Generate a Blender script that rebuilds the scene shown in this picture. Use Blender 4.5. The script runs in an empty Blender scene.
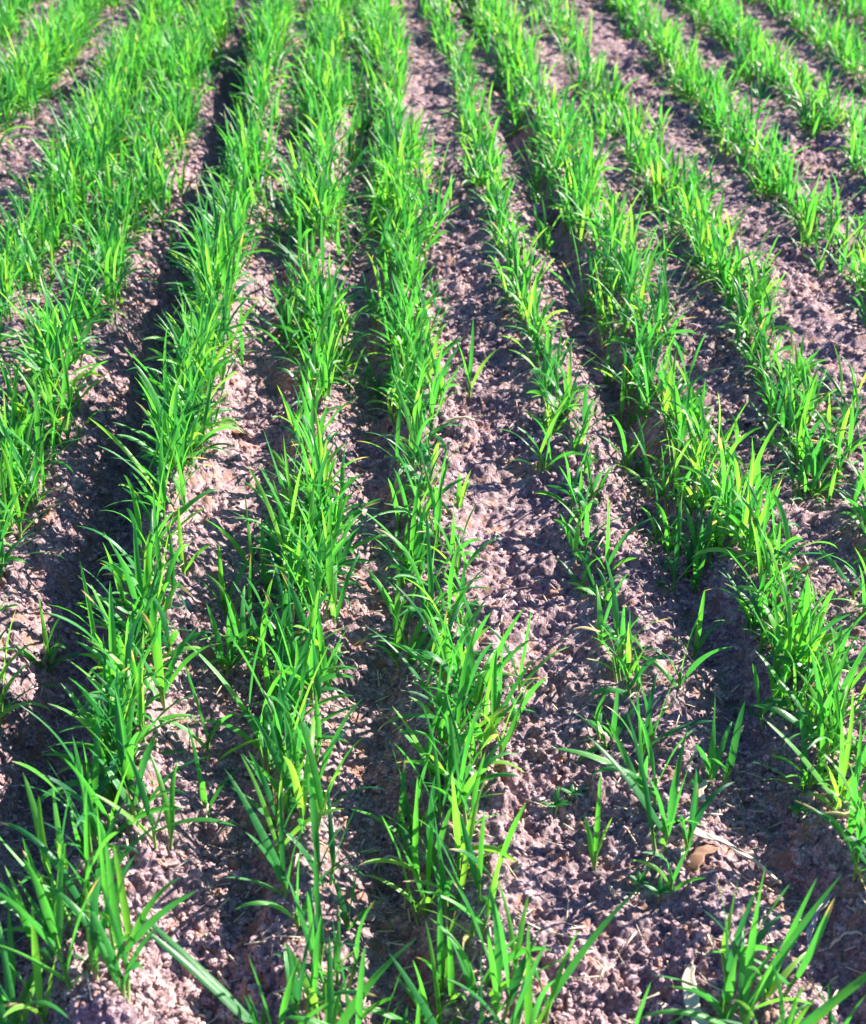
import bpy, math, random
import numpy as np
from mathutils import Vector

R = math.radians
rng = np.random.default_rng(7)
scene = bpy.context.scene
col = scene.collection

# ------------------------------------------------------------------ camera
W, HGT = 866, 1024
FPX = 1400.0
CAM_H = 0.68
PITCH = math.atan((512 + 300) / FPX)              # the field's horizon lies 300 px above the frame
YAW = math.atan(88 / (FPX / math.cos(PITCH)))      # drill rows run along +Y, camera looks a little right of them
cam_d = bpy.data.cameras.new('camera')
cam = bpy.data.objects.new('camera', cam_d)
col.objects.link(cam)
cam.location = (0, 0, CAM_H)
cam.rotation_euler = (math.pi / 2 - PITCH, 0, -YAW)
cam_d.sensor_fit = 'VERTICAL'
cam_d.sensor_height = 36
cam_d.lens = 36 * FPX / HGT
cam_d.clip_start = 0.02
cam_d.clip_end = 500
cam_d.dof.use_dof = True
cam_d.dof.focus_distance = 1.2
cam_d.dof.aperture_fstop = 13
scene.camera = cam

cy_, sy_ = math.cos(YAW), math.sin(YAW)
cp_, sp_ = math.cos(PITCH), math.sin(PITCH)
RIGHT = np.array([cy_, -sy_, 0.0])
FWD = np.array([sy_ * cp_, cy_ * cp_, -sp_])
UP = np.array([sy_ * sp_, cy_ * sp_, cp_])
EYE = np.array([0, 0, CAM_H])


def ground_at(px, py):
    """the spot of level ground seen at pixel (px, py)"""
    d = FWD + RIGHT * ((px - W / 2) / FPX) - UP * ((py - HGT / 2) / FPX)
    s = CAM_H / -d[2]
    return d[0] * s, d[1] * s


def project(p):
    v = np.asarray(p) - EYE
    z = v @ FWD
    return W / 2 + FPX * (v @ RIGHT) / z, HGT / 2 - FPX * (v @ UP) / z, z


# ------------------------------------------------------------------ noise
def _hash(ix, iy, seed):
    h = (ix.astype(np.int64) * 374761393 + iy.astype(np.int64) * 668265263 + seed * 974634777) & 0xFFFFFFFF
    h = ((h ^ (h >> 13)) * 1274126177) & 0xFFFFFFFF
    h = ((h ^ (h >> 16)) * 2246822519) & 0xFFFFFFFF
    return ((h ^ (h >> 15)) & 0xFFFFFF) / float(0xFFFFFF)


def vnoise(x, y, seed=0):
    ix, iy = np.floor(x), np.floor(y)
    fx, fy = x - ix, y - iy
    fx = fx * fx * fx * (fx * (fx * 6 - 15) + 10)
    fy = fy * fy * fy * (fy * (fy * 6 - 15) + 10)
    a, b = _hash(ix, iy, seed), _hash(ix + 1, iy, seed)
    c, d = _hash(ix, iy + 1, seed), _hash(ix + 1, iy + 1, seed)
    return (a + (b - a) * fx + (c - a) * fy + (a - b - c + d) * fx * fy) * 2 - 1


def fbm(x, y, seed=0, octs=4, gain=.5):
    s, a = 0, 1.0
    for k in range(octs):
        s = s + a * vnoise(x * 2 ** k + 13.7 * k, y * 2 ** k - 7.1 * k, seed + k)
        a *= gain
    return s


def lumps(x, y, seed=0, fill=.75):
    """rounded clods of mixed size on a jittered grid: 0 between them, up to 1 on top"""
    ix, iy = np.floor(x), np.floor(y)
    out = np.zeros_like(x)
    for dx in (-1, 0, 1):
        for dy in (-1, 0, 1):
            cx, cy = ix + dx, iy + dy
            px, py = cx + _hash(cx, cy, seed), cy + _hash(cx, cy, seed + 1)
            r = .25 + .6 * _hash(cx, cy, seed + 2) ** 1.5
            ang = _hash(cx, cy, seed + 4) * 3.14
            ex, ey = x - px, y - py
            u = ex * np.cos(ang) + ey * np.sin(ang)
            v = (-ex * np.sin(ang) + ey * np.cos(ang)) * 1.35
            q = 1 - (u * u + v * v) / (r * r)
            a2 = _hash(cx, cy, seed + 5) * 6.28
            h = np.clip(q, 0, 1) ** .38 * r * (_hash(cx, cy, seed + 3) < fill) * (1 + .65 * (ex * np.cos(a2) + ey * np.sin(a2)) / r)
            out = np.maximum(out, h)
    return out


# ------------------------------------------------------------------ drill rows
# (slope of the row in the photograph's fan, density near, density far, height, furrow depth, words for the labels)
ROWS = [
    dict(s=-1.52, dn=1.0, df=1.0, h=1.00, fur=.006),
    dict(s=-1.28, dn=1.0, df=1.0, h=1.05, fur=.006),
    dict(s=-1.02, dn=1.4, df=1.5, h=1.10, fur=.006),
    dict(s=-.79, dn=1.4, df=1.5, h=1.10, fur=.008),
    dict(s=-.55, dn=1.3, df=1.4, h=1.10, fur=.008, name='the upper left row'),
    dict(s=-.415, dn=1.1, df=1.4, h=1.00, fur=.010, name='the left edge row'),
    dict(s=-.205, dn=1.4, df=1.35, h=1.08, fur=.096, fo=.062, fw=.037, fl=.046, rim=.12, name='the dark furrow row'),
    dict(s=-.045, dn=1.25, df=1.35, h=1.05, fur=.018, name='the left central row'),
    dict(s=.102, dn=1.1, df=1.1, h=.98, fur=.038, fl=.036, name='the middle row'),
    dict(s=.291, dn=.52, df=.62, h=.80, fur=.006, name='the sparse row'),
    dict(s=.452, dn=1.30, df=1.0, h=.98, fur=.036, fo=.044, fw=.031, fl=.036, rim=.32, name='the dense lower right row'),
    dict(s=.635, dn=.8, df=1.0, h=.86, fur=.010, name='the right edge row'),
    dict(s=.885, dn=1.0, df=1.0, h=.84, fur=.010, name='the upper right row'),
    dict(s=1.12, dn=1.0, df=1.0, h=.84, fur=.008),
    dict(s=1.38, dn=1.0, df=.85, h=.88, fur=.008),
    dict(s=1.62, dn=1.0, df=1.0, h=1.0, fur=.008),
    dict(s=1.86, dn=1.0, df=1.0, h=1.0, fur=.008),
]
for i, r in enumerate(ROWS):
    r['x'] = ground_at(345 + r['s'] * 900, 600)[0]
    r['i'] = i


def row_x(r, y):
    y = np.asarray(y, float)
    return r['x'] + .005 * vnoise(y * 2.3, np.full_like(y, r['i'] * 3.3 + .5), 91)


def height(x, y, fine=True):
    x, y = np.asarray(x, float), np.asarray(y, float)
    wx = x + .012 * vnoise(x * 11, y * 11, 5) + .005 * vnoise(x * 35, y * 35, 6)
    h = .012 * fbm(x * 3.1, y * 3.1, 20, 3)
    crust = np.zeros_like(x)
    for r in ROWS:
        rx = row_x(r, y)
        amp = r['fur'] * (.9 + (.25 if r['fur'] > .04 else .5) * vnoise(y * 2.0, np.full_like(y, 9.1 * r['i']), 33))
        d = wx - (rx - r.get('fo', .046))
        fw = r.get('fw', .034)
        d = np.where(d > 0, d / fw, d / r.get('fl', fw))
        e = np.exp(-d * d)
        h = h - amp * e
        crust = np.maximum(crust, e * min(1, r['fur'] / .035))
        d2 = (wx - (rx + .004)) / .03
        h = h + .3 * amp * np.exp(-d2 * d2)
        d3 = (wx - (rx - .110)) / .03
        h = h + r.get('rim', .25) * amp * np.exp(-d3 * d3)
    if fine:
        m = np.clip(.5 + .9 * fbm(x * 9, y * 9, 40, 2), .12, 1)       # crumbly and crusted patches
        m = m * (1 - .72 * crust)
        h = h + .0065 * fbm(x * 26, y * 26, 50, 4, .55)
        h = h + .013 * lumps(wx * 24, y * 24, 60, .35) * (.35 + .65 * m)
        h = h + .0105 * lumps(wx * 70, y * 70, 70, .65) * (.2 + .8 * m)
        h = h + .0085 * lumps(x * 165, y * 165, 80, .7) * (.35 + .65 * m)
        h = h + .0014 * fbm(x * 240, y * 240, 95, 2)
    return h


# ------------------------------------------------------------------ materials
def new_mat(name):
    m = bpy.data.materials.new(name)
    m.use_nodes = True
    nt = m.node_tree
    for n in list(nt.nodes):
        nt.nodes.remove(n)
    return m, nt, nt.nodes, nt.links


def ramp(N, stops):
    n = N.new('ShaderNodeValToRGB')
    e = n.color_ramp.elements
    while len(e) < len(stops):
        e.new(.5)
    for el, (p, c) in zip(e, stops):
        el.position = p
        el.color = (*c, 1)
    return n


def noise(N, L, vec, scale, detail=4, rough=.6):
    n = N.new('ShaderNodeTexNoise')
    n.inputs['Scale'].default_value = scale
    n.inputs['Detail'].default_value = detail
    n.inputs['Roughness'].default_value = rough
    L.new(vec, n.inputs['Vector'])
    return n


def mixc(N, L, fac, a, b, mode='MIX'):
    n = N.new('ShaderNodeMix')
    n.data_type = 'RGBA'
    n.blend_type = mode
    for sock, v in ((n.inputs[0], fac), (n.inputs[6], a), (n.inputs[7], b)):
        if hasattr(v, 'links'):
            L.new(v, sock)
        elif isinstance(v, tuple):
            sock.default_value = (*v, 1)
        else:
            sock.default_value = v
    return n.outputs[2]


def soil_material(name='field_soil', pale=1.0):
    m, nt, N, L = new_mat(name)
    out = N.new('ShaderNodeOutputMaterial')
    b = N.new('ShaderNodeBsdfPrincipled')
    geo = N.new('ShaderNodeNewGeometry')
    P = geo.outputs['Position']
    n1 = noise(N, L, P, 9, 5)
    n2 = noise(N, L, P, 110, 5, .7)
    n3 = noise(N, L, P, 420, 3, .6)
    base = ramp(N, [(.30, (.115, .080, .094)), (.5, (.28, .20, .208)), (.68, (.57, .43, .42))])
    L.new(n2.outputs['Fac'], base.inputs['Fac'])
    c = mixc(N, L, .2, base.outputs['Color'], (.24, .17, .19))
    big = ramp(N, [(.35, (.80, .79, .82)), (.7, (1.12, 1.08, 1.05))])
    L.new(n1.outputs['Fac'], big.inputs['Fac'])
    c = mixc(N, L, 1.0, c, big.outputs['Color'], 'MULTIPLY')
    grain = ramp(N, [(.3, (.5, .48, .52)), (.5, (1, 1, 1)), (.7, (1.6, 1.56, 1.52))])
    L.new(n3.outputs['Fac'], grain.inputs['Fac'])
    c = mixc(N, L, 1.0, c, grain.outputs['Color'], 'MULTIPLY')
    # rusty organic crumbs
    v = N.new('ShaderNodeTexVoronoi')
    v.inputs['Scale'].default_value = 95
    L.new(P, v.inputs['Vector'])
    sel = ramp(N, [(.0, (0, 0, 0)), (.88, (0, 0, 0)), (.9, (1, 1, 1))])
    sepc = N.new('ShaderNodeSeparateColor')
    L.new(v.outputs['Color'], sepc.inputs[0])
    L.new(sepc.outputs[0], sel.inputs['Fac'])
    mm = N.new('ShaderNodeMath')
    mm.operation = 'MULTIPLY'
    mm.inputs[1].default_value = .5
    L.new(sel.outputs['Color'], mm.inputs[0])
    c = mixc(N, L, mm.outputs[0], c, (.33, .17, .10))
    c = mixc(N, L, 1.0, c, (pale, pale * .99, pale * .97), 'MULTIPLY')
    L.new(c, b.inputs['Base Color'])
    b.inputs['Roughness'].default_value = .9
    b.inputs['Specular IOR Level'].default_value = .2
    bump = N.new('ShaderNodeBump')
    bump.inputs['Strength'].default_value = .7
    bump.inputs['Distance'].default_value = .002
    L.new(n3.outputs['Fac'], bump.inputs['Height'])
    L.new(bump.outputs['Normal'], b.inputs['Normal'])
    L.new(b.outputs[0], out.inputs[0])
    return m


def leaf_material():
    m, nt, N, L = new_mat('wheat_leaf')
    out = N.new('ShaderNodeOutputMaterial')
    b = N.new('ShaderNodeBsdfPrincipled')
    tr = N.new('ShaderNodeBsdfTranslucent')
    mix = N.new('ShaderNodeMixShader')
    a_r = N.new('ShaderNodeAttribute'); a_r.attribute_name = 'tint'
    a_t = N.new('ShaderNodeAttribute'); a_t.attribute_name = 'along'
    a_d = N.new('ShaderNodeAttribute'); a_d.attribute_name = 'dry'
    uv = N.new('ShaderNodeUVMap')
    geo = N.new('ShaderNodeNewGeometry')
    cr = ramp(N, [(0, (.020, .155, .062)), (.35, (.050, .30, .070)), (.7, (.085, .40, .060)), (1, (.22, .52, .085))])
    L.new(a_r.outputs['Fac'], cr.inputs['Fac'])
    n1 = noise(N, L, geo.outputs['Position'], 60, 3)
    vr = ramp(N, [(.3, (.82, .86, .86)), (.7, (1.15, 1.1, 1.0))])
    L.new(n1.outputs['Fac'], vr.inputs['Fac'])
    c = mixc(N, L, 1.0, cr.outputs['Color'], vr.outputs['Color'], 'MULTIPLY')
    # parallel veins and a paler midrib
    sx = N.new('ShaderNodeSeparateXYZ')
    L.new(uv.outputs['UV'], sx.inputs[0])
    wv = N.new('ShaderNodeMath'); wv.operation = 'MULTIPLY'; wv.inputs[1].default_value = 60
    L.new(sx.outputs['X'], wv.inputs[0])
    sn = N.new('ShaderNodeMath'); sn.operation = 'SINE'
    L.new(wv.outputs[0], sn.inputs[0])
    vn = ramp(N, [(0, (.86, .88, .86)), (1, (1.08, 1.06, 1.05))])
    mr = N.new('ShaderNodeMapRange'); mr.inputs[1].default_value = -1
    L.new(sn.outputs[0], mr.inputs[0])
    L.new(mr.outputs[0], vn.inputs['Fac'])
    c = mixc(N, L, 1.0, c, vn.outputs['Color'], 'MULTIPLY')
    # dried straw-coloured tips on some blades, pale foot
    dm = N.new('ShaderNodeMapRange'); dm.inputs[1].default_value = .0; dm.inputs[2].default_value = .12
    sub = N.new('ShaderNodeMath'); sub.operation = 'SUBTRACT'
    L.new(a_t.outputs['Fac'], sub.inputs[0]); L.new(a_d.outputs['Fac'], sub.inputs[1])
    L.new(sub.outputs[0], dm.inputs[0])
    c = mixc(N, L, dm.outputs[0], c, (.50, .42, .20))
    L.new(c, b.inputs['Base Color'])
    b.inputs['Roughness'].default_value = .33
    b.inputs['Specular IOR Level'].default_value = .55
    bump = N.new('ShaderNodeBump')
    bump.inputs['Strength'].default_value = .25
    bump.inputs['Distance'].default_value = .0004
    L.new(sn.outputs[0], bump.inputs['Height'])
    L.new(bump.outputs['Normal'], b.inputs['Normal'])
    tc = mixc(N, L, 1.0, c, (1.9, 1.68, .82), 'MULTIPLY')
    L.new(tc, tr.inputs['Color'])
    mix.inputs[0].default_value = .46
    L.new(b.outputs[0], mix.inputs[1]); L.new(tr.outputs[0], mix.inputs[2])
    L.new(mix.outputs[0], out.inputs[0])
    return m


def stem_material():
    m, nt, N, L = new_mat('wheat_sheath')
    out = N.new('ShaderNodeOutputMaterial')
    b = N.new('ShaderNodeBsdfPrincipled')
    a_t = N.new('ShaderNodeAttribute'); a_t.attribute_name = 'along'
    cr = ramp(N, [(0, (.42, .40, .26)), (.3, (.28, .38, .12)), (.8, (.09, .30, .03))])
    L.new(a_t.outputs['Fac'], cr.inputs['Fac'])
    L.new(cr.outputs['Color'], b.inputs['Base Color'])
    b.inputs['Roughness'].default_value = .45
    b.inputs['Subsurface Weight'].default_value = 0
    L.new(b.outputs[0], out.inputs[0])
    return m


def plain_noise_material(name, c0, c1, scale, rough=.7):
    m, nt, N, L = new_mat(name)
    out = N.new('ShaderNodeOutputMaterial')
    b = N.new('ShaderNodeBsdfPrincipled')
    tc = N.new('ShaderNodeTexCoord')
    mp = N.new('ShaderNodeMapping')
    mp.inputs['Scale'].default_value = (.12, 1, 1)
    L.new(tc.outputs['Object'], mp.inputs['Vector'])
    n = noise(N, L, mp.outputs['Vector'], scale, 4)
    cr = ramp(N, [(.3, c0), (.7, c1)])
    L.new(n.outputs['Fac'], cr.inputs['Fac'])
    L.new(cr.outputs['Color'], b.inputs['Base Color'])
    b.inputs['Roughness'].default_value = rough
    bump = N.new('ShaderNodeBump')
    bump.inputs['Strength'].default_value = .4
    bump.inputs['Distance'].default_value = .001
    L.new(n.outputs['Fac'], bump.inputs['Height'])
    L.new(bump.outputs['Normal'], b.inputs['Normal'])
    L.new(b.outputs[0], out.inputs[0])
    return m


SOIL = soil_material()
CRUMB = soil_material('dry_crumbs', 1.45)
LEAF = leaf_material()
STEM = stem_material()
STRAW = plain_noise_material('dry_straw', (.42, .33, .22), (.72, .62, .46), 900)
TWIG = plain_noise_material('grey_stalk', (.30, .27, .26), (.52, .48, .45), 900)
DEAD = plain_noise_material('brown_leaf', (.16, .075, .04), (.33, .17, .09), 500)


# ------------------------------------------------------------------ mesh helpers
class MB:
    """collects quads/tris with the leaf attributes, builds ONE mesh object"""
    def __init__(self):
        self.v, self.f, self.t, self.r, self.d, self.u = [], [], [], [], [], []
        self.n = 0

    def add(self, verts, faces, along, tint=0., dry=2., u=None):
        verts = np.asarray(verts, float)
        k = len(verts)
        self.v.append(verts)
        self.f.append(np.asarray(faces) + self.n)
        self.t.append(np.broadcast_to(along, (k,)))
        self.r.append(np.full(k, tint))
        self.d.append(np.full(k, dry))
        self.u.append(np.zeros(k) if u is None else u)
        self.n += k

    def extend(self, o, offset):
        for k in range(len(o.v)):
            self.v.append(o.v[k] + offset)
            self.f.append(o.f[k] + self.n)
        self.t += o.t; self.r += o.r; self.d += o.d; self.u += o.u
        self.n += o.n

    def build(self, name, mat, parent=None, loc=None):
        me = make_mesh(name, np.concatenate(self.v), np.concatenate(self.f))
        for nm, dat in (('along', self.t), ('tint', self.r), ('dry', self.d)):
            at = me.attributes.new(nm, 'FLOAT', 'POINT')
            at.data.foreach_set('value', np.concatenate(dat).astype(np.float32))
        uvl = me.uv_layers.new(name='UVMap')
        vi = np.empty(len(me.loops), np.int32)
        me.loops.foreach_get('vertex_index', vi)
        uv = np.stack([np.concatenate(self.u)[vi], np.concatenate(self.t)[vi]], 1).astype(np.float32)
        uvl.data.foreach_set('uv', uv.ravel())
        me.materials.append(mat)
        o = bpy.data.objects.new(name, me)
        col.objects.link(o)
        o.parent = parent
        if loc is not None:
            o.location = loc
        return o


def make_mesh(name, v, f):
    """v (n,3), f (m,k): all faces with k corners"""
    me = bpy.data.meshes.new(name)
    m, k = f.shape
    me.vertices.add(len(v))
    me.vertices.foreach_set('co', np.asarray(v, np.float32).ravel())
    me.loops.add(m * k)
    me.loops.foreach_set('vertex_index', f.astype(np.int32).ravel())
    me.polygons.add(m)
    me.polygons.foreach_set('loop_start', np.arange(0, m * k, k, dtype=np.int32))
    me.polygons.foreach_set('use_smooth', np.ones(m, bool))
    me.update(calc_edges=True)
    me.validate()
    return me


def tag(o, label=None, cat=None, group=None, kind=None):
    if label: o['label'] = label
    if cat: o['category'] = cat
    if group: o['group'] = group
    if kind: o['kind'] = kind


def grid_faces(nr, nc):
    a = np.arange(nr * nc).reshape(nr, nc)
    return np.stack([a[:-1, :-1], a[:-1, 1:], a[1:, 1:], a[1:, :-1]], -1).reshape(-1, 4)


# ------------------------------------------------------------------ ground sheet
ys_px = np.linspace(1090, -45, 900)
zD = []
for p in ys_px:
    ang = PITCH + math.atan((p - 512) / FPX)
    zD.append(CAM_H / math.tan(ang))
zD = np.array(zD)
near = np.array([-60, -20, -6, -2, -.8, -.3, -.05, .12, .25, .35, .42])
near = near[near < zD[0] - .02]
far = zD[-1] * np.exp(np.linspace(.012, math.log(120 / zD[-1]), 90))
D = np.concatenate([near, zD, far])
core = np.linspace(-.42, .52, 780)
tl = -.42 - .004 * np.cumsum(1.13 ** np.arange(1, 48))
trr = .52 + .004 * np.cumsum(1.13 ** np.arange(1, 48))
T = np.concatenate([tl[::-1], core, trr])
wid = np.maximum(D + .30, .55)
X = wid[:, None] * T[None, :]
Y = np.broadcast_to(D[:, None], X.shape)
Z = height(X, Y)
fade = 1 / (1 + np.clip((np.hypot(X, Y) - 7) / 8, 0, None))
ground_me = make_mesh('field_soil', np.stack([X, Y, Z * fade], -1).reshape(-1, 3), grid_faces(len(D), len(T)))
ground_me.materials.append(SOIL)
ground = bpy.data.objects.new('field_soil', ground_me)
col.objects.link(ground)
tag(ground, 'crumbly mauve brown ploughed soil of the wheat field', 'soil', kind='structure')

# loose crumbs and clods lying on the sheet: uncountable
import bmesh
bm = bmesh.new()
bmesh.ops.create_icosphere(bm, subdivisions=2, radius=1)
ico_v = np.array([v.co[:] for v in bm.verts])
ico_f = np.array([[v.index for v in f.verts] for f in bm.faces])
bm.free()
bm = bmesh.new()
bmesh.ops.create_icosphere(bm, subdivisions=1, radius=1)
ico_s = np.array([v.co[:] for v in bm.verts])
ico_sf = np.array([[v.index for v in f.verts] for f in bm.faces])
bm.free()


def clod_shapes(n, seed, ico_v):
    out = []
    g = np.random.default_rng(seed)
    for _ in range(n):
        off = g.uniform(-50, 50, 3)
        k = 1 + .42 * vnoise(ico_v[:, 0] * 1.3 + off[0], ico_v[:, 1] * 1.3 + ico_v[:, 2] * .9 + off[1], 3) \
              + .28 * vnoise(ico_v[:, 1] * 2.9 + off[2], ico_v[:, 2] * 2.9 - ico_v[:, 0] * 1.7 + off[0], 4)
        out.append(ico_v * k[:, None] * g.uniform(.6, 1.15, 3) * np.array([1, 1, .65]))
    return out


def scatter_clods(n, seed):
    g = np.random.default_rng(seed)
    big = clod_shapes(24, seed, ico_v)
    small = clod_shapes(40, seed + 1, ico_s)
    py = g.uniform(-25, 1070, n)
    px = g.uniform(-60, 930, n)
    g2 = np.array([ground_at(a, b) for a, b in zip(px, py)])
    gx, gy = g2[:, 0], g2[:, 1]
    dens = np.clip(.5 + .9 * fbm(gx * 9, gy * 9, 40, 2), .12, 1)
    keep = g.uniform(0, 1, n) < .2 + .8 * dens
    gz = height(gx, gy)
    size = .0011 + .0032 * g.uniform(0, 1, n) ** 3.2
    size *= np.clip(np.hypot(gx, gy) / 1.2, .8, 1.7)
    V, F, cnt = [], [], 0
    for i in np.nonzero(keep)[0]:
        a = g.uniform(0, 6.28)
        c, s = math.cos(a), math.sin(a)
        lump = size[i] > .0027
        v = (big[g.integers(24)] if lump else small[g.integers(40)]) * size[i]
        V.append(np.stack([v[:, 0] * c - v[:, 1] * s + gx[i], v[:, 0] * s + v[:, 1] * c + gy[i], v[:, 2] + gz[i] + size[i] * .3], 1))
        F.append((ico_f if lump else ico_sf) + cnt)
        cnt += len(v)
    me = make_mesh('soil_crumbs', np.concatenate(V), np.concatenate(F))
    me.polygons.foreach_set('use_smooth', np.zeros(len(me.polygons), bool))
    me.materials.append(CRUMB)
    o = bpy.data.objects.new('soil_crumbs', me)
    col.objects.link(o)
    tag(o, 'loose crumbs and small clods of dry soil over the field', 'soil crumbs', kind='stuff')


def scatter_chaff(n, seed):
    """tiny broken bits of old straw, far too many and too small to count"""
    g = np.random.default_rng(seed)
    V, F = [], []
    for i in range(n):
        x, y = ground_at(g.uniform(-60, 930), g.uniform(-20, 1060))
        ln, w = g.uniform(.005, .022), g.uniform(.0007, .0018)
        a, tilt = g.uniform(0, 6.28), g.normal(0, .25)
        u = np.array([math.cos(a) * math.cos(tilt), math.sin(a) * math.cos(tilt), math.sin(tilt)])
        p = np.array([-math.sin(a), math.cos(a), 0])
        q = np.cross(u, p)
        ends = np.array([[x, y, 0]]) + np.outer([-.5, .5], u) * ln
        ring = [p * w * .5, q * w * .3, -p * w * .5, -q * w * .3]
        V.append(np.array([e + r for e in ends for r in ring]))
        k = i * 8
        F += [(k + j, k + (j + 1) % 4, k + 4 + (j + 1) % 4, k + 4 + j) for j in range(4)] + [(k + 3, k + 2, k + 1, k), (k + 4, k + 5, k + 6, k + 7)]
    V = np.array(V)
    c = V.mean(1)
    V[:, :, 2] += (height(c[:, 0], c[:, 1]) + .003)[:, None]
    me = make_mesh('chaff', V.reshape(-1, 3), np.array(F))
    me.materials.append(STRAW)
    o = bpy.data.objects.new('chaff', me)
    col.objects.link(o)
    tag(o, 'tiny broken bits of old straw strewn over the soil', 'chaff', kind='stuff')


scatter_chaff(1500, 8)
scatter_clods(60000, 5)


# ------------------------------------------------------------------ wheat
NSEG = 10
_t = np.linspace(0, 1, NSEG + 1)
_faces = []
for i in range(NSEG):
    for j in range(2):
        a = i * 3 + j
        _faces.append((a, a + 1, a + 4, a + 3))
_faces = np.array(_faces)
_prof = np.clip(.62 + 1.5 * _t, 0, 1) * np.sqrt(np.clip(1 - _t ** 2.6, 0, 1)) * (1 - .35 * _t)
_prof[-1] = .02


def blade(mb, g, base, az, tilt, bend, length, width, twist=0., curl=0., tint=.5, dry=2., fold=.16, pw=1.7):
    a = tilt + bend * _t ** pw
    am = (a[1:] + a[:-1]) / 2
    azt = az + curl * _t
    azm = (azt[1:] + azt[:-1]) / 2
    step = length / NSEG
    d = np.stack([np.sin(am) * np.cos(azm), np.sin(am) * np.sin(azm), np.cos(am)], 1) * step
    P = np.vstack([np.zeros(3), np.cumsum(d, 0)]) + base
    tan = np.stack([np.sin(a) * np.cos(azt), np.sin(a) * np.sin(azt), np.cos(a)], 1)
    side = np.stack([-np.sin(azt), np.cos(azt), np.zeros_like(azt)], 1)
    nor = np.cross(side, tan)
    tw = twist * _t
    s2 = side * np.cos(tw)[:, None] + nor * np.sin(tw)[:, None]
    n2 = -side * np.sin(tw)[:, None] + nor * np.cos(tw)[:, None]
    w = (width * .5 * _prof)[:, None]
    wob = (1 + .06 * np.sin(_t * 9 + az * 7))[:, None]
    Lf = P - s2 * w * wob + n2 * w * fold * 2
    Rt = P + s2 * w * wob + n2 * w * fold * 2
    V = np.stack([Lf, P, Rt], 1).reshape(-1, 3)
    u = np.tile([0., .5, 1.], NSEG + 1)
    mb.add(V, _faces, np.repeat(_t, 3), tint, dry, u)


_ring = np.linspace(0, 2 * math.pi, 7)[:-1]


def sheath(mb, base, top, r0, r1):
    n = 4
    k = len(_ring)
    base, top = np.asarray(base), np.asarray(top)
    V = []
    for i in range(n + 1):
        f = i / n
        c = base + (top - base) * f
        rr = r0 + (r1 - r0) * f
        V.append(np.stack([c[0] + rr * np.cos(_ring), c[1] + rr * np.sin(_ring), np.full(k, c[2])], 1))
    F = []
    for i in range(n):
        for j in range(k):
            F.append((i * k + j, i * k + (j + 1) % k, (i + 1) * k + (j + 1) % k, (i + 1) * k + j))
    mb.add(np.concatenate(V), F, np.repeat(np.linspace(0, 1, n + 1), k))


def seedling(seed, hgt=.11, tillers=2, spread=1.0, lean=(0, 0), extra=(), tintb=.5, wid=.0062):
    """one wheat plant about its own origin: (stem builder, list of leaf builders)"""
    g = np.random.default_rng(seed)
    st, leaves = MB(), []
    lx, ly = lean
    for k in range(tillers):
        az0 = g.uniform(0, 6.28)
        off = (0 if k == 0 else g.uniform(.003, .009))
        b0 = np.array([off * math.cos(az0), off * math.sin(az0), -.012])
        sl = hgt * g.uniform(.22, .36)
        tl_ = (.05 if k == 0 else .22) * spread + g.uniform(0, .08)
        top = b0 + np.array([math.sin(tl_) * math.cos(az0) + lx * .6, math.sin(tl_) * math.sin(az0) + ly * .6, 1]) * sl + np.array([0, 0, .008])
        r = g.uniform(.0011, .0017)
        sheath(st, b0, top, r * 1.15, r * .8)
        nl = int(g.integers(3, 5)) if k == 0 else int(g.integers(2, 4))
        a1 = g.uniform(0, 6.28)
        for q in range(nl):
            f = 1 - q * .2                           # youngest from the top, older ones lower down the sheath
            p = b0 + (top - b0) * max(.45, f)
            az = a1 + q * math.pi + g.normal(0, .5)
            age = q / max(1, nl - 1)
            tilt = (.06 + .38 * age + abs(g.normal(0, .11))) * spread
            bend = (.10 + .50 * age + abs(g.normal(0, .20))) * spread
            if g.uniform() < .07: bend += g.uniform(.6, 1.3)
            ln = hgt * g.uniform(.70, 1.0) * (1 - .22 * age)
            # a common lean of the plant
            vx, vy = math.sin(tilt) * math.cos(az) + lx, math.sin(tilt) * math.sin(az) + ly
            az2, tilt2 = math.atan2(vy, vx), math.asin(min(.97, math.hypot(vx, vy)))
            mb = MB()
            dry = 2.
            if g.uniform() < .05 + .12 * age: dry = g.uniform(.72, .93)
            blade(mb, g, p, az2, tilt2, bend, ln, wid * g.uniform(.72, 1.12), g.normal(0, .9), g.normal(0, .25),
                  float(np.clip(tintb + g.normal(0, .28), 0, 1)), dry, g.uniform(.08, .26), g.uniform(1.3, 2.4))
            leaves.append(mb)
    if g.uniform() < .2:                              # a withered first leaf at the foot
        mb = MB()
        blade(mb, g, np.array([0, 0, .012]), g.uniform(0, 6.28), g.uniform(.9, 1.25), .6, hgt * g.uniform(.28, .5), wid * .55, 1.2, .4, .5, -.2, .3)
        leaves.append(mb)
    for (az, tilt, bend, ln, w, tw) in extra:
        mb = MB()
        blade(mb, g, np.array([0, 0, hgt * .18]), az, tilt, bend, ln, w, tw, 0, tintb, 2., .14, 1.6)
        leaves.append(mb)
    return st, leaves


# --- where the plants stand: (x, y, row, seed, height, tillers, spread, lean, extra blades, tint)
plants = []


def add_plant(x, y, ri, seed, h, til, spread=1., lean=(0, 0), extra=(), tint=.5, wid=.0062):
    plants.append(dict(x=x, y=y, row=ri, seed=seed, h=h, til=til, spread=spread, lean=lean, extra=extra, tint=tint, wid=wid))


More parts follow.
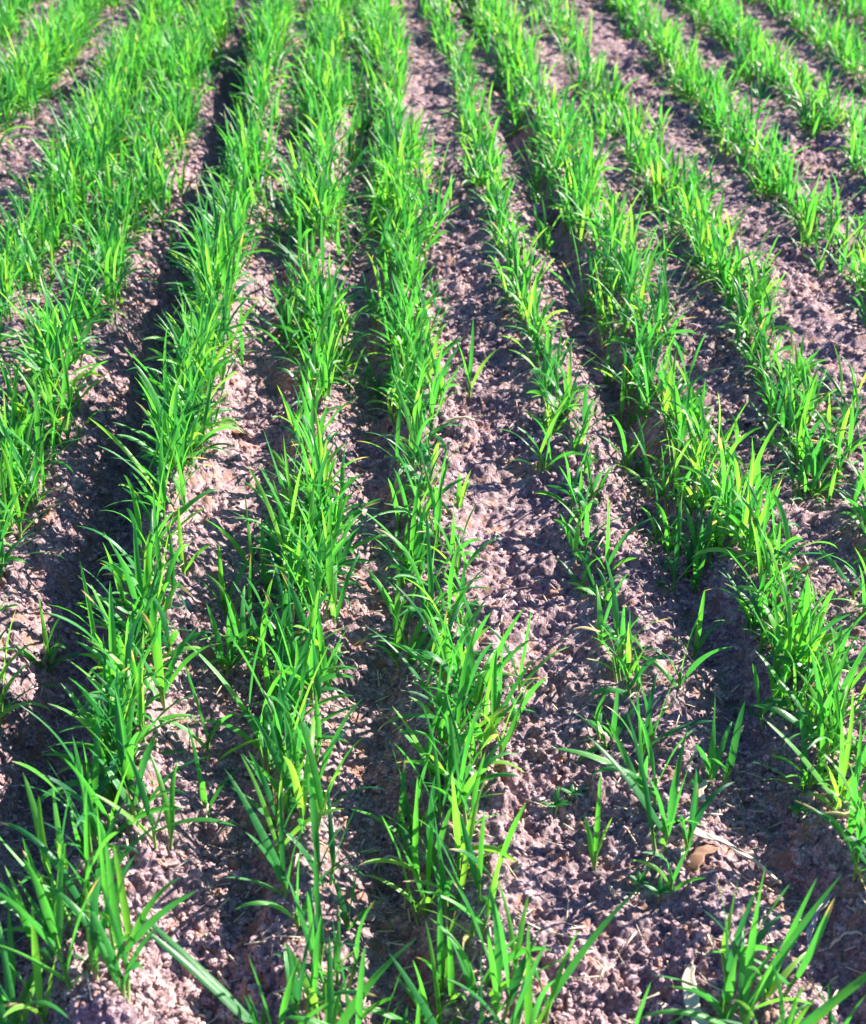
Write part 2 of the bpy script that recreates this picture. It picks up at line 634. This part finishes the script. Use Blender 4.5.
# the plants of the near foreground, read off the photograph one by one: base pixel, height, tillers, spread, lean, long blades
RT, LT = 0.0, math.pi
NEARY = 800                                           # photograph rows below this line are placed by hand
HAND = [
    # row beside the dark furrow (6)
    (20, 1060, 6, .100, 2, 1.0, (-.05, 0), [(2.6, .5, 1.0, .10, .0075, .3)]),
    (48, 1035, 6, .095, 2, 1.0, (0, 0), []),
    (78, 1025, 6, .105, 2, .9, (0, 0), []),
    (100, 1010, 6, .100, 2, .9, (.05, 0), []),
    (62, 975, 6, .085, 2, .9, (0, 0), [(2.9, .6, .9, .085, .007, .2)]),
    (88, 955, 6, .095, 2, .8, (0, 0), []),
    (118, 975, 6, .090, 2, .7, (.03, 0), []),
    (70, 915, 6, .085, 2, .8, (-.05, 0), []),
    (95, 890, 6, .095, 2, .8, (0, 0), []),
    (112, 860, 6, .090, 2, .8, (.03, 0), []),
    (45, 880, 6, .085, 1, .8, (-.05, 0), []),
    (158, 866, 6, .080, 2, .6, (0, 0), [(-.6, .8, .7, .085, .0085, .2)]),
    (98, 825, 6, .105, 2, 1.0, (-.08, .02), []),
    (128, 805, 6, .100, 2, .9, (0, 0), []),
    (208, 806, 6, .070, 1, .8, (0, 0), []),
    (14, 1000, 6, .075, 2, .9, (-.05, 0), []),
    (128, 1030, 6, .075, 2, .8, (.05, 0), []),
    (50, 940, 6, .080, 2, .8, (-.05, 0), []),
    (105, 925, 6, .080, 2, .8, (.05, 0), []),
    (80, 850, 6, .090, 2, .8, (0, 0), []),
    (140, 845, 6, .080, 2, .8, (0, 0), []),
    (112, 780, 6, .090, 2, .8, (0, 0), []),
    # row left of centre (7)
    (295, 1030, 7, .070, 2, .8, (0, 0), []),
    (318, 1020, 7, .075, 2, .8, (0, 0), []),
    (300, 935, 7, .065, 1, .8, (-.1, 0), []),
    (335, 960, 7, .070, 2, .8, (.05, 0), []),
    (318, 890, 7, .075, 2, .8, (.05, 0), []),
    (275, 815, 7, .085, 2, .8, (-.05, 0), []),
    (300, 805, 7, .090, 2, .8, (0, 0), []),
    (276, 1050, 7, .075, 1, .5, (0, 0), []),
    (262, 1030, 7, .050, 1, .6, (-.1, 0), [(2.55, .95, .25, .105, .0065, .2), (2.75, .80, .2, .100, .006, .5)]),
    (330, 1045, 7, .085, 2, 1.1, (0, 0), [(.5, .6, .7, .08, .009, .5)]),
    (345, 1000, 7, .075, 1, 1., (.1, 0), []),
    (312, 968, 7, .072, 2, .8, (0, 0), []),
    (372, 995, 7, .065, 1, .8, (.15, 0), []),
    (288, 902, 7, .075, 1, .7, (-.1, 0), [(2.4, .55, .25, .085, .006, .4)]),
    (283, 858, 7, .085, 2, .8, (0, 0), []),
    (305, 850, 7, .100, 2, .9, (0, 0), []),
    (326, 826, 7, .100, 2, .9, (.05, 0), []),
    (345, 905, 7, .050, 1, .7, (.1, .1), []),
    # row through the middle (8)
    (395, 1055, 8, .080, 1, .9, (-.1, 0), []),
    (425, 990, 8, .090, 2, .8, (0, 0), []),
    (455, 1050, 8, .085, 2, .9, (-.1, 0), [(2.5, .5, .3, .08, .006, .4)]),
    (495, 1012, 8, .095, 2, .7, (0, 0), []),
    (512, 975, 8, .080, 1, .8, (.05, 0), []),
    (545, 1008, 8, .085, 1, .6, (0, 0), [(.45, .55, .55, .098, .0062, .2)]),
    (470, 930, 8, .085, 2, .8, (0, 0), []),
    (448, 895, 8, .085, 2, .8, (.0, 0), []),
    (430, 850, 8, .100, 2, .8, (-.05, 0), []),
    (458, 868, 8, .095, 2, .8, (.05, 0), []),
    (475, 835, 8, .090, 2, .8, (.05, 0), []),
    (440, 815, 8, .100, 2, .8, (0, 0), []),
    (625, 1060, 8, .070, 1, .9, (.1, 0), []),
    (412, 1030, 8, .080, 2, .8, (0, 0), []),
    (440, 960, 8, .080, 2, .8, (-.05, 0), []),
    (475, 985, 8, .080, 2, .8, (0, 0), []),
    (525, 1045, 8, .080, 2, .8, (.05, 0), []),
    (480, 900, 8, .080, 2, .8, (.05, 0), []),
    (425, 880, 8, .080, 2, .8, (-.05, 0), []),
    (415, 815, 8, .085, 2, .8, (-.05, 0), []),
    # sparse row (9)
    (735, 985, 9, .075, 2, .8, (0, 0), []),
    (672, 880, 9, .050, 1, .8, (.05, 0), []),
    (762, 1050, 9, .080, 2, .9, (.05, 0), []),
    (722, 1022, 9, .095, 2, .8, (-.05, 0), []),
    (742, 1030, 9, .095, 2, .9, (.05, 0), [(.55, .6, .4, .10, .007, .3)]),
    (758, 1005, 9, .085, 2, 1.1, (.1, 0), []),
    (780, 1060, 9, .080, 1, 1.0, (.1, 0), [(.25, .75, .6, .11, .0075, .2)]),
    (595, 852, 9, .070, 1, .35, (0, 0), []),
    (664, 846, 9, .095, 2, .7, (0, 0), [(2.45, .7, .5, .085, .0065, .3)]),
    (684, 852, 9, .080, 1, .8, (.05, 0), []),
    (655, 805, 9, .085, 2, .8, (-.05, .05), [(3.0, .85, .75, .085, .007, .4)]),
    # dense lower right row (10)
    (850, 1060, 10, .075, 1, .8, (0, 0), []),
    (835, 1045, 10, .065, 1, .6, (0, 0), [(3.6, .9, .5, .06, .006, .3)]),
    (858, 868, 10, .095, 2, .8, (0, 0), []),
    (878, 880, 10, .100, 2, .8, (0, 0), []),
    (905, 960, 10, .095, 2, .9, (0, 0), []),
    (900, 905, 10, .095, 2, .9, (0, 0), []),
    (846, 836, 10, .095, 2, .7, (0, 0), []),
    (868, 842, 10, .100, 2, .8, (.05, 0), []),
    (832, 806, 10, .095, 2, .8, (-.05, 0), [(2.55, .75, .35, .075, .006, .2)]),
]
for i, (px, py, ri, h, til, spread, lean, extra) in enumerate(HAND):
    x, y = ground_at(px, py)
    add_plant(x, y, ri, 1000 + i, h * .96, til, spread * 1.4, lean, extra, .50 + .18 * float(rng.normal()), .0055 * (h / .09) ** .5)

# thinner and thicker stretches along the rows: (row, y pixel from, to, factor)
PATCH = [(8, 430, 510, .45), (8, 180, 330, 1.1), (6, 300, 500, 1.25), (6, 560, 640, .8),
         (7, 380, 470, .8), (7, 330, 430, 1.2), (11, 335, 395, .7), (11, 280, 335, 1.5), (5, 300, 380, .6), (10, 300, 500, 1.2), (10, 500, 800, 1.7)]
gp = np.random.default_rng(21)
for r in ROWS:
    y = ground_at(400, NEARY)[1] if r['i'] in (6, 7, 8, 9, 10) else .45
    while y < 6.0:
        sp = .0125 * gp.uniform(.55, 1.6)
        px, py, _ = project((r['x'], y, 0))
        dens = r['dn'] if py > 420 else r['df']
        if py < 260: dens *= 1.15
        for (ri, y0, y1, f) in PATCH:
            if ri == r['i'] and y0 < py < y1:
                dens *= f
        dens *= 1 + (.25 if r['i'] == 9 else .4 if r['i'] == 10 else .85) * float(vnoise(np.array(y * 5.5), np.array(r['i'] * 5.7), 77))
        y += sp / max(.25, dens)
        if px < -260 or px > 1250:
            continue
        x = float(row_x(r, y)) + gp.normal(0, {9: .008, 6: .012}.get(r['i'], .0165)) * (1.3 if py < 260 else 1)
        if gp.uniform() < .05: x += gp.normal(0, .028)
        grow = 1.0 + .16 * float(vnoise(np.array(y * 3.1), np.array(r['i'] * 2.3), 44))
        h = .077 * r['h'] * grow * gp.uniform(.66, 1.18)
        if py < 600: h *= 1.08
        til = int(gp.choice([1, 2, 2, 3, 3]))
        lean = (gp.normal(0, .07), gp.normal(0, .06))
        add_plant(x, y, r['i'], int(gp.integers(1 << 30)), h, til, gp.uniform(1.1, 1.9), lean, (),
                  float(np.clip(.5 + gp.normal(0, .14), .1, .9)), .0059 * gp.uniform(.85, 1.15))
# a few strays between the rows
for px, py, ri, h in [(205, 745, 6, .075), (150, 770, 6, .085), (500, 760, 8, .085), (520, 690, 8, .075), (498, 725, 8, .08),
                      (250, 560, 6, .08), (225, 600, 6, .08), (470, 400, 8, .085), (695, 640, 10, .07), (680, 690, 9, .07)]:
    x, y = ground_at(px, py)
    add_plant(x, y, ri, int(gp.integers(1 << 30)), h, 1, 1.2, (gp.normal(0, .05), 0), (), .5, .0052)

for p, z in zip(plants, height(np.array([q['x'] for q in plants]), np.array([q['y'] for q in plants]))):
    p['z'] = float(z)
    p['px'], p['py'], p['depth'] = project((p['x'], p['y'], p['z']))
    tx, ty, _ = project((p['x'], p['y'], p['z'] + p['h'] * .85))
    p['in'] = 8 < (p['px'] + tx) / 2 < W - 8 and ty < HGT - 12 and p['py'] > 5
cand = sorted([p for p in plants if p['in'] and 'name' in ROWS[p['row']]], key=lambda p: p['depth'])
single = cand[:300]
chosen = set(id(p) for p in single)
DETAIL = 150

ORD = {1: 'first', 2: 'second', 3: 'third', 4: 'fourth', 5: 'fifth', 6: 'sixth', 7: 'seventh', 8: 'eighth', 9: 'ninth', 10: 'tenth',
       11: 'eleventh', 12: 'twelfth', 13: 'thirteenth', 14: 'fourteenth', 15: 'fifteenth', 16: 'sixteenth', 17: 'seventeenth',
       18: 'eighteenth', 19: 'nineteenth'}
TENS = {20: ('twentieth', 'twenty'), 30: ('thirtieth', 'thirty'), 40: ('fortieth', 'forty'), 50: ('fiftieth', 'fifty'), 60: ('sixtieth', 'sixty'), 70: ('seventieth', 'seventy')}


def ordinal(n):
    if n < 20: return ORD[n]
    t = n // 10 * 10
    return TENS[t][0] if n % 10 == 0 else TENS[t][1] + '-' + ORD[n % 10]


for ri in range(len(ROWS)):
    for k, p in enumerate(sorted([q for q in single if q['row'] == ri], key=lambda q: -q['py'])):
        p['ord'] = k + 1

rest_leaf, rest_stem = MB(), MB()
for k, p in enumerate(single + [q for q in plants if id(q) not in chosen]):
    st, leaves = seedling(p['seed'], p['h'], p['til'], p['spread'], p['lean'], p['extra'], p['tint'], p['wid'])
    loc = np.array([p['x'], p['y'], p['z']])
    if id(p) in chosen:
        root = bpy.data.objects.new('wheat_seedling', None)
        root.empty_display_size = .01
        col.objects.link(root)
        root.location = loc
        size = 'tall' if p['h'] > .094 else 'short' if p['h'] < .067 else 'green'
        shape = 'bushy' if len(leaves) > 7 else 'thin' if len(leaves) < 5 else 'leafy'
        if p['lean'][0] > .06: lean = ' leaning right'
        elif p['lean'][0] < -.06: lean = ' leaning left'
        else: lean = ''
        rn = ROWS[p['row']]['name']
        tag(root, f"{size} {shape} wheat{lean}, {ordinal(p['ord'])} from bottom in {rn}", 'wheat seedling', 'wheat seedlings in ' + rn)
        st.build('stem', STEM, root)
        if k < DETAIL:
            for mb in leaves:
                mb.build('leaf', LEAF, root)
        else:
            allm = MB()
            for mb in leaves:
                allm.extend(mb, 0)
            allm.build('foliage', LEAF, root)
    else:
        rest_stem.extend(st, loc)
        for mb in leaves:
            rest_leaf.extend(mb, loc)
stand = rest_leaf.build('wheat_stand', LEAF)
tag(stand, 'mass of green young wheat filling the far rows of the field', 'young wheat', kind='stuff')
rest_stem.build('stem', STEM, stand)['kind'] = 'stuff'


# ------------------------------------------------------------------ straw, stalks and dead leaves on the soil
def strip(name, mat, px0, py0, px1, py1, width, thick, lift, seed, label, cat, group=None, taper=.5, bow=.004):
    """a flattened, slightly bowed and split piece of straw or leaf lying between two spots of ground"""
    g = np.random.default_rng(seed)
    a, b = np.array(ground_at(px0, py0)), np.array(ground_at(px1, py1))
    n = 14
    t = np.linspace(0, 1, n)
    c = a[None] * (1 - t)[:, None] + b[None] * t[:, None]
    d = (b - a) / np.linalg.norm(b - a)
    perp = np.array([-d[1], d[0]])
    c = c + perp * (bow * np.sin(t * math.pi) + .0008 * np.sin(t * 17 + seed))[:, None]
    zz = height(c[:, 0], c[:, 1])
    z = np.linspace(zz[0], zz[-1], n)
    z = z + max(0, float(np.max(zz - z))) * .6 + lift + bow * .6 * np.sin(t * math.pi)
    w = width * (1 - taper * t) * (1 + .1 * np.sin(t * 11 + seed)) * .5
    w[0] *= .8; w[-1] *= .35
    m = 8
    ang = np.linspace(0, 2 * math.pi, m + 1)[:-1]
    V = []
    for i in range(n):
        roll = .25 * math.sin(t[i] * 4 + seed)
        for q in ang:
            u, h = math.cos(q) * w[i], math.sin(q) * thick * .5 + thick * .9 * math.cos(q) ** 2
            u, h = u * math.cos(roll) - h * math.sin(roll), u * math.sin(roll) + h * math.cos(roll)
            V.append((c[i, 0] + perp[0] * u, c[i, 1] + perp[1] * u, z[i] + h))
    V = np.array(V)
    F = [(i * m + j, i * m + (j + 1) % m, (i + 1) * m + (j + 1) % m, (i + 1) * m + j) for i in range(n - 1) for j in range(m)]
    for e in (0, n - 1):
        for j in (0, 2, 4) if False else (0,):
            F.append((e * m, e * m + 1, e * m + 2, e * m + 3)); F.append((e * m, e * m + 3, e * m + 4, e * m + 7)); F.append((e * m + 4, e * m + 5, e * m + 6, e * m + 7))
    o0 = np.array([*(a + b) / 2, zz.mean()])
    me = make_mesh(name, V - o0, np.array(F))
    me.materials.append(mat)
    o = bpy.data.objects.new(name, me)
    col.objects.link(o)
    o.location = o0
    tag(o, label, cat, group)
    return o


SG = 'bits of dry straw on the soil'
strip('straw_piece', STRAW, 704, 1045, 690, 968, .0125, .0030, .005, 1, 'broad pale straw stub beside the lowest tuft of the sparse row', 'straw', SG, .45)
strip('straw_piece', STRAW, 688, 840, 786, 856, .0062, .0018, .005, 2, 'long thin pale straw lying across the soil under the sparse row', 'straw', SG, .6)
strip('straw_piece', STRAW, 700, 797, 716, 768, .0085, .0018, .004, 3, 'short wide cream straw scrap right of the sparse row', 'straw', SG, .5)
strip('stalk', TWIG, 815, 922, 834, 876, .0042, .0030, .006, 4, 'grey bent dry stalk on dark soil near the lower right corner', 'stalk', None, .3)
strip('dead_leaf', DEAD, 692, 868, 718, 846, .0120, .0015, .003, 5, 'curled brown dead leaf under the long thin straw', 'dead leaf', None, .5)
strip('straw_piece', STRAW, 836, 918, 866, 919, .0028, .0012, .003, 6, 'hair-thin straw touching the right edge beside the grey stalk', 'straw', SG, .6)
strip('straw_piece', STRAW, 312, 552, 328, 534, .0085, .0016, .004, 7, 'small pale straw scrap in the row left of centre', 'straw', SG, .4)
strip('straw_piece', STRAW, 578, 136, 618, 132, .0085, .003, .004, 8, 'pale stick lying on soil high up between two right-hand rows', 'straw', SG, .3)
strip('straw_piece', STRAW, 445, 436, 476, 441, .0060, .0016, .003, 9, 'pale straw scrap just right of the thin stretch of middle row', 'straw', SG, .4)
strip('straw_piece', STRAW, 372, 826, 402, 820, .0035, .0012, .003, 10, 'thin pale straw between the row left of centre and the middle row', 'straw', SG, .4)
strip('dead_leaf', DEAD, 236, 446, 256, 436, .0140, .0018, .004, 11, 'rust brown dead leaf on soil between two dense left rows', 'dead leaf', None, .4)


def sprout(px, py, seed, label):
    """a tiny broad-leaved weed: a short stalk and a rosette of small oval leaves"""
    g = np.random.default_rng(seed)
    x, y = ground_at(px, py)
    root = bpy.data.objects.new('weed_sprout', None)
    root.empty_display_size = .01
    col.objects.link(root)
    root.location = (x, y, float(height(np.array([x]), np.array([y]))[0]))
    tag(root, label, 'weed', 'tiny weeds between the rows')
    st = MB()
    sheath(st, (0, 0, -.004), (.001, 0, .010), .0008, .0006)
    st.build('stem', STEM, root)
    for k in range(int(g.integers(4, 7))):
        mb = MB()
        blade(mb, g, np.array([0, 0, .009]), k * 1.25 + g.uniform(0, .6), g.uniform(.7, 1.2), .5, g.uniform(.007, .014), g.uniform(.003, .005), g.normal(0, .3), 0, g.uniform(.1, .5), 2., .12)
        mb.build('leaf', LEAF, root)


sprout(640, 872, 1, 'tiny weed sprout on bare soil left of the long thin straw')
sprout(660, 884, 2, 'tiny weed sprout just below the sparse row tuft, above dark soil')
sprout(572, 790, 3, 'dark little weed alone on soil left of the sparse row')
sprout(800, 795, 4, 'small weed on shaded soil just left of the dense lower right row')
sprout(556, 800, 5, 'little weed beside the dark one, nearer the middle row')

# ------------------------------------------------------------------ light
SUN_EL, SUN_AZ = 29.0, 62.0          # azimuth from +Y towards +X
sd = bpy.data.lights.new('sun', 'SUN')
sd.energy = 4.9
sd.angle = R(.5)
sd.color = (1.0, .925, .82)
sun = bpy.data.objects.new('sun', sd)
col.objects.link(sun)
dirv = Vector((math.sin(R(SUN_AZ)) * math.cos(R(SUN_EL)), math.cos(R(SUN_AZ)) * math.cos(R(SUN_EL)), math.sin(R(SUN_EL))))
sun.rotation_euler = dirv.to_track_quat('Z', 'Y').to_euler()
sun.location = dirv * 10

w = bpy.data.worlds.new('World')
scene.world = w
w.use_nodes = True
nt = w.node_tree
bg = nt.nodes['Background']
sky = nt.nodes.new('ShaderNodeTexSky')
sky.sky_type = 'NISHITA'
sky.sun_disc = False
sky.ozone_density = 4.0
sky.sun_elevation = R(SUN_EL)
sky.sun_rotation = R(SUN_AZ)
tint = nt.nodes.new('ShaderNodeMix')
tint.data_type = 'RGBA'
tint.blend_type = 'MULTIPLY'
tint.inputs[0].default_value = 1
tint.inputs[7].default_value = (.76, .86, 1.38, 1)          # camera white balance: cool skylight
nt.links.new(sky.outputs[0], tint.inputs[6])
nt.links.new(tint.outputs[2], bg.inputs['Color'])
bg.inputs['Strength'].default_value = .05

vs = scene.view_settings
vs.view_transform = 'Standard'
vs.look = 'None'
vs.gamma = 1
vs.exposure = 1.75
vs.use_curve_mapping = False
scene.render.engine = 'CYCLES'
scene.cycles.use_denoising = True
scene.cycles.max_bounces = 8
print('plants', len(plants), 'single', len(single), 'deepest single', single[-1]['depth'], single[-1]['py'])
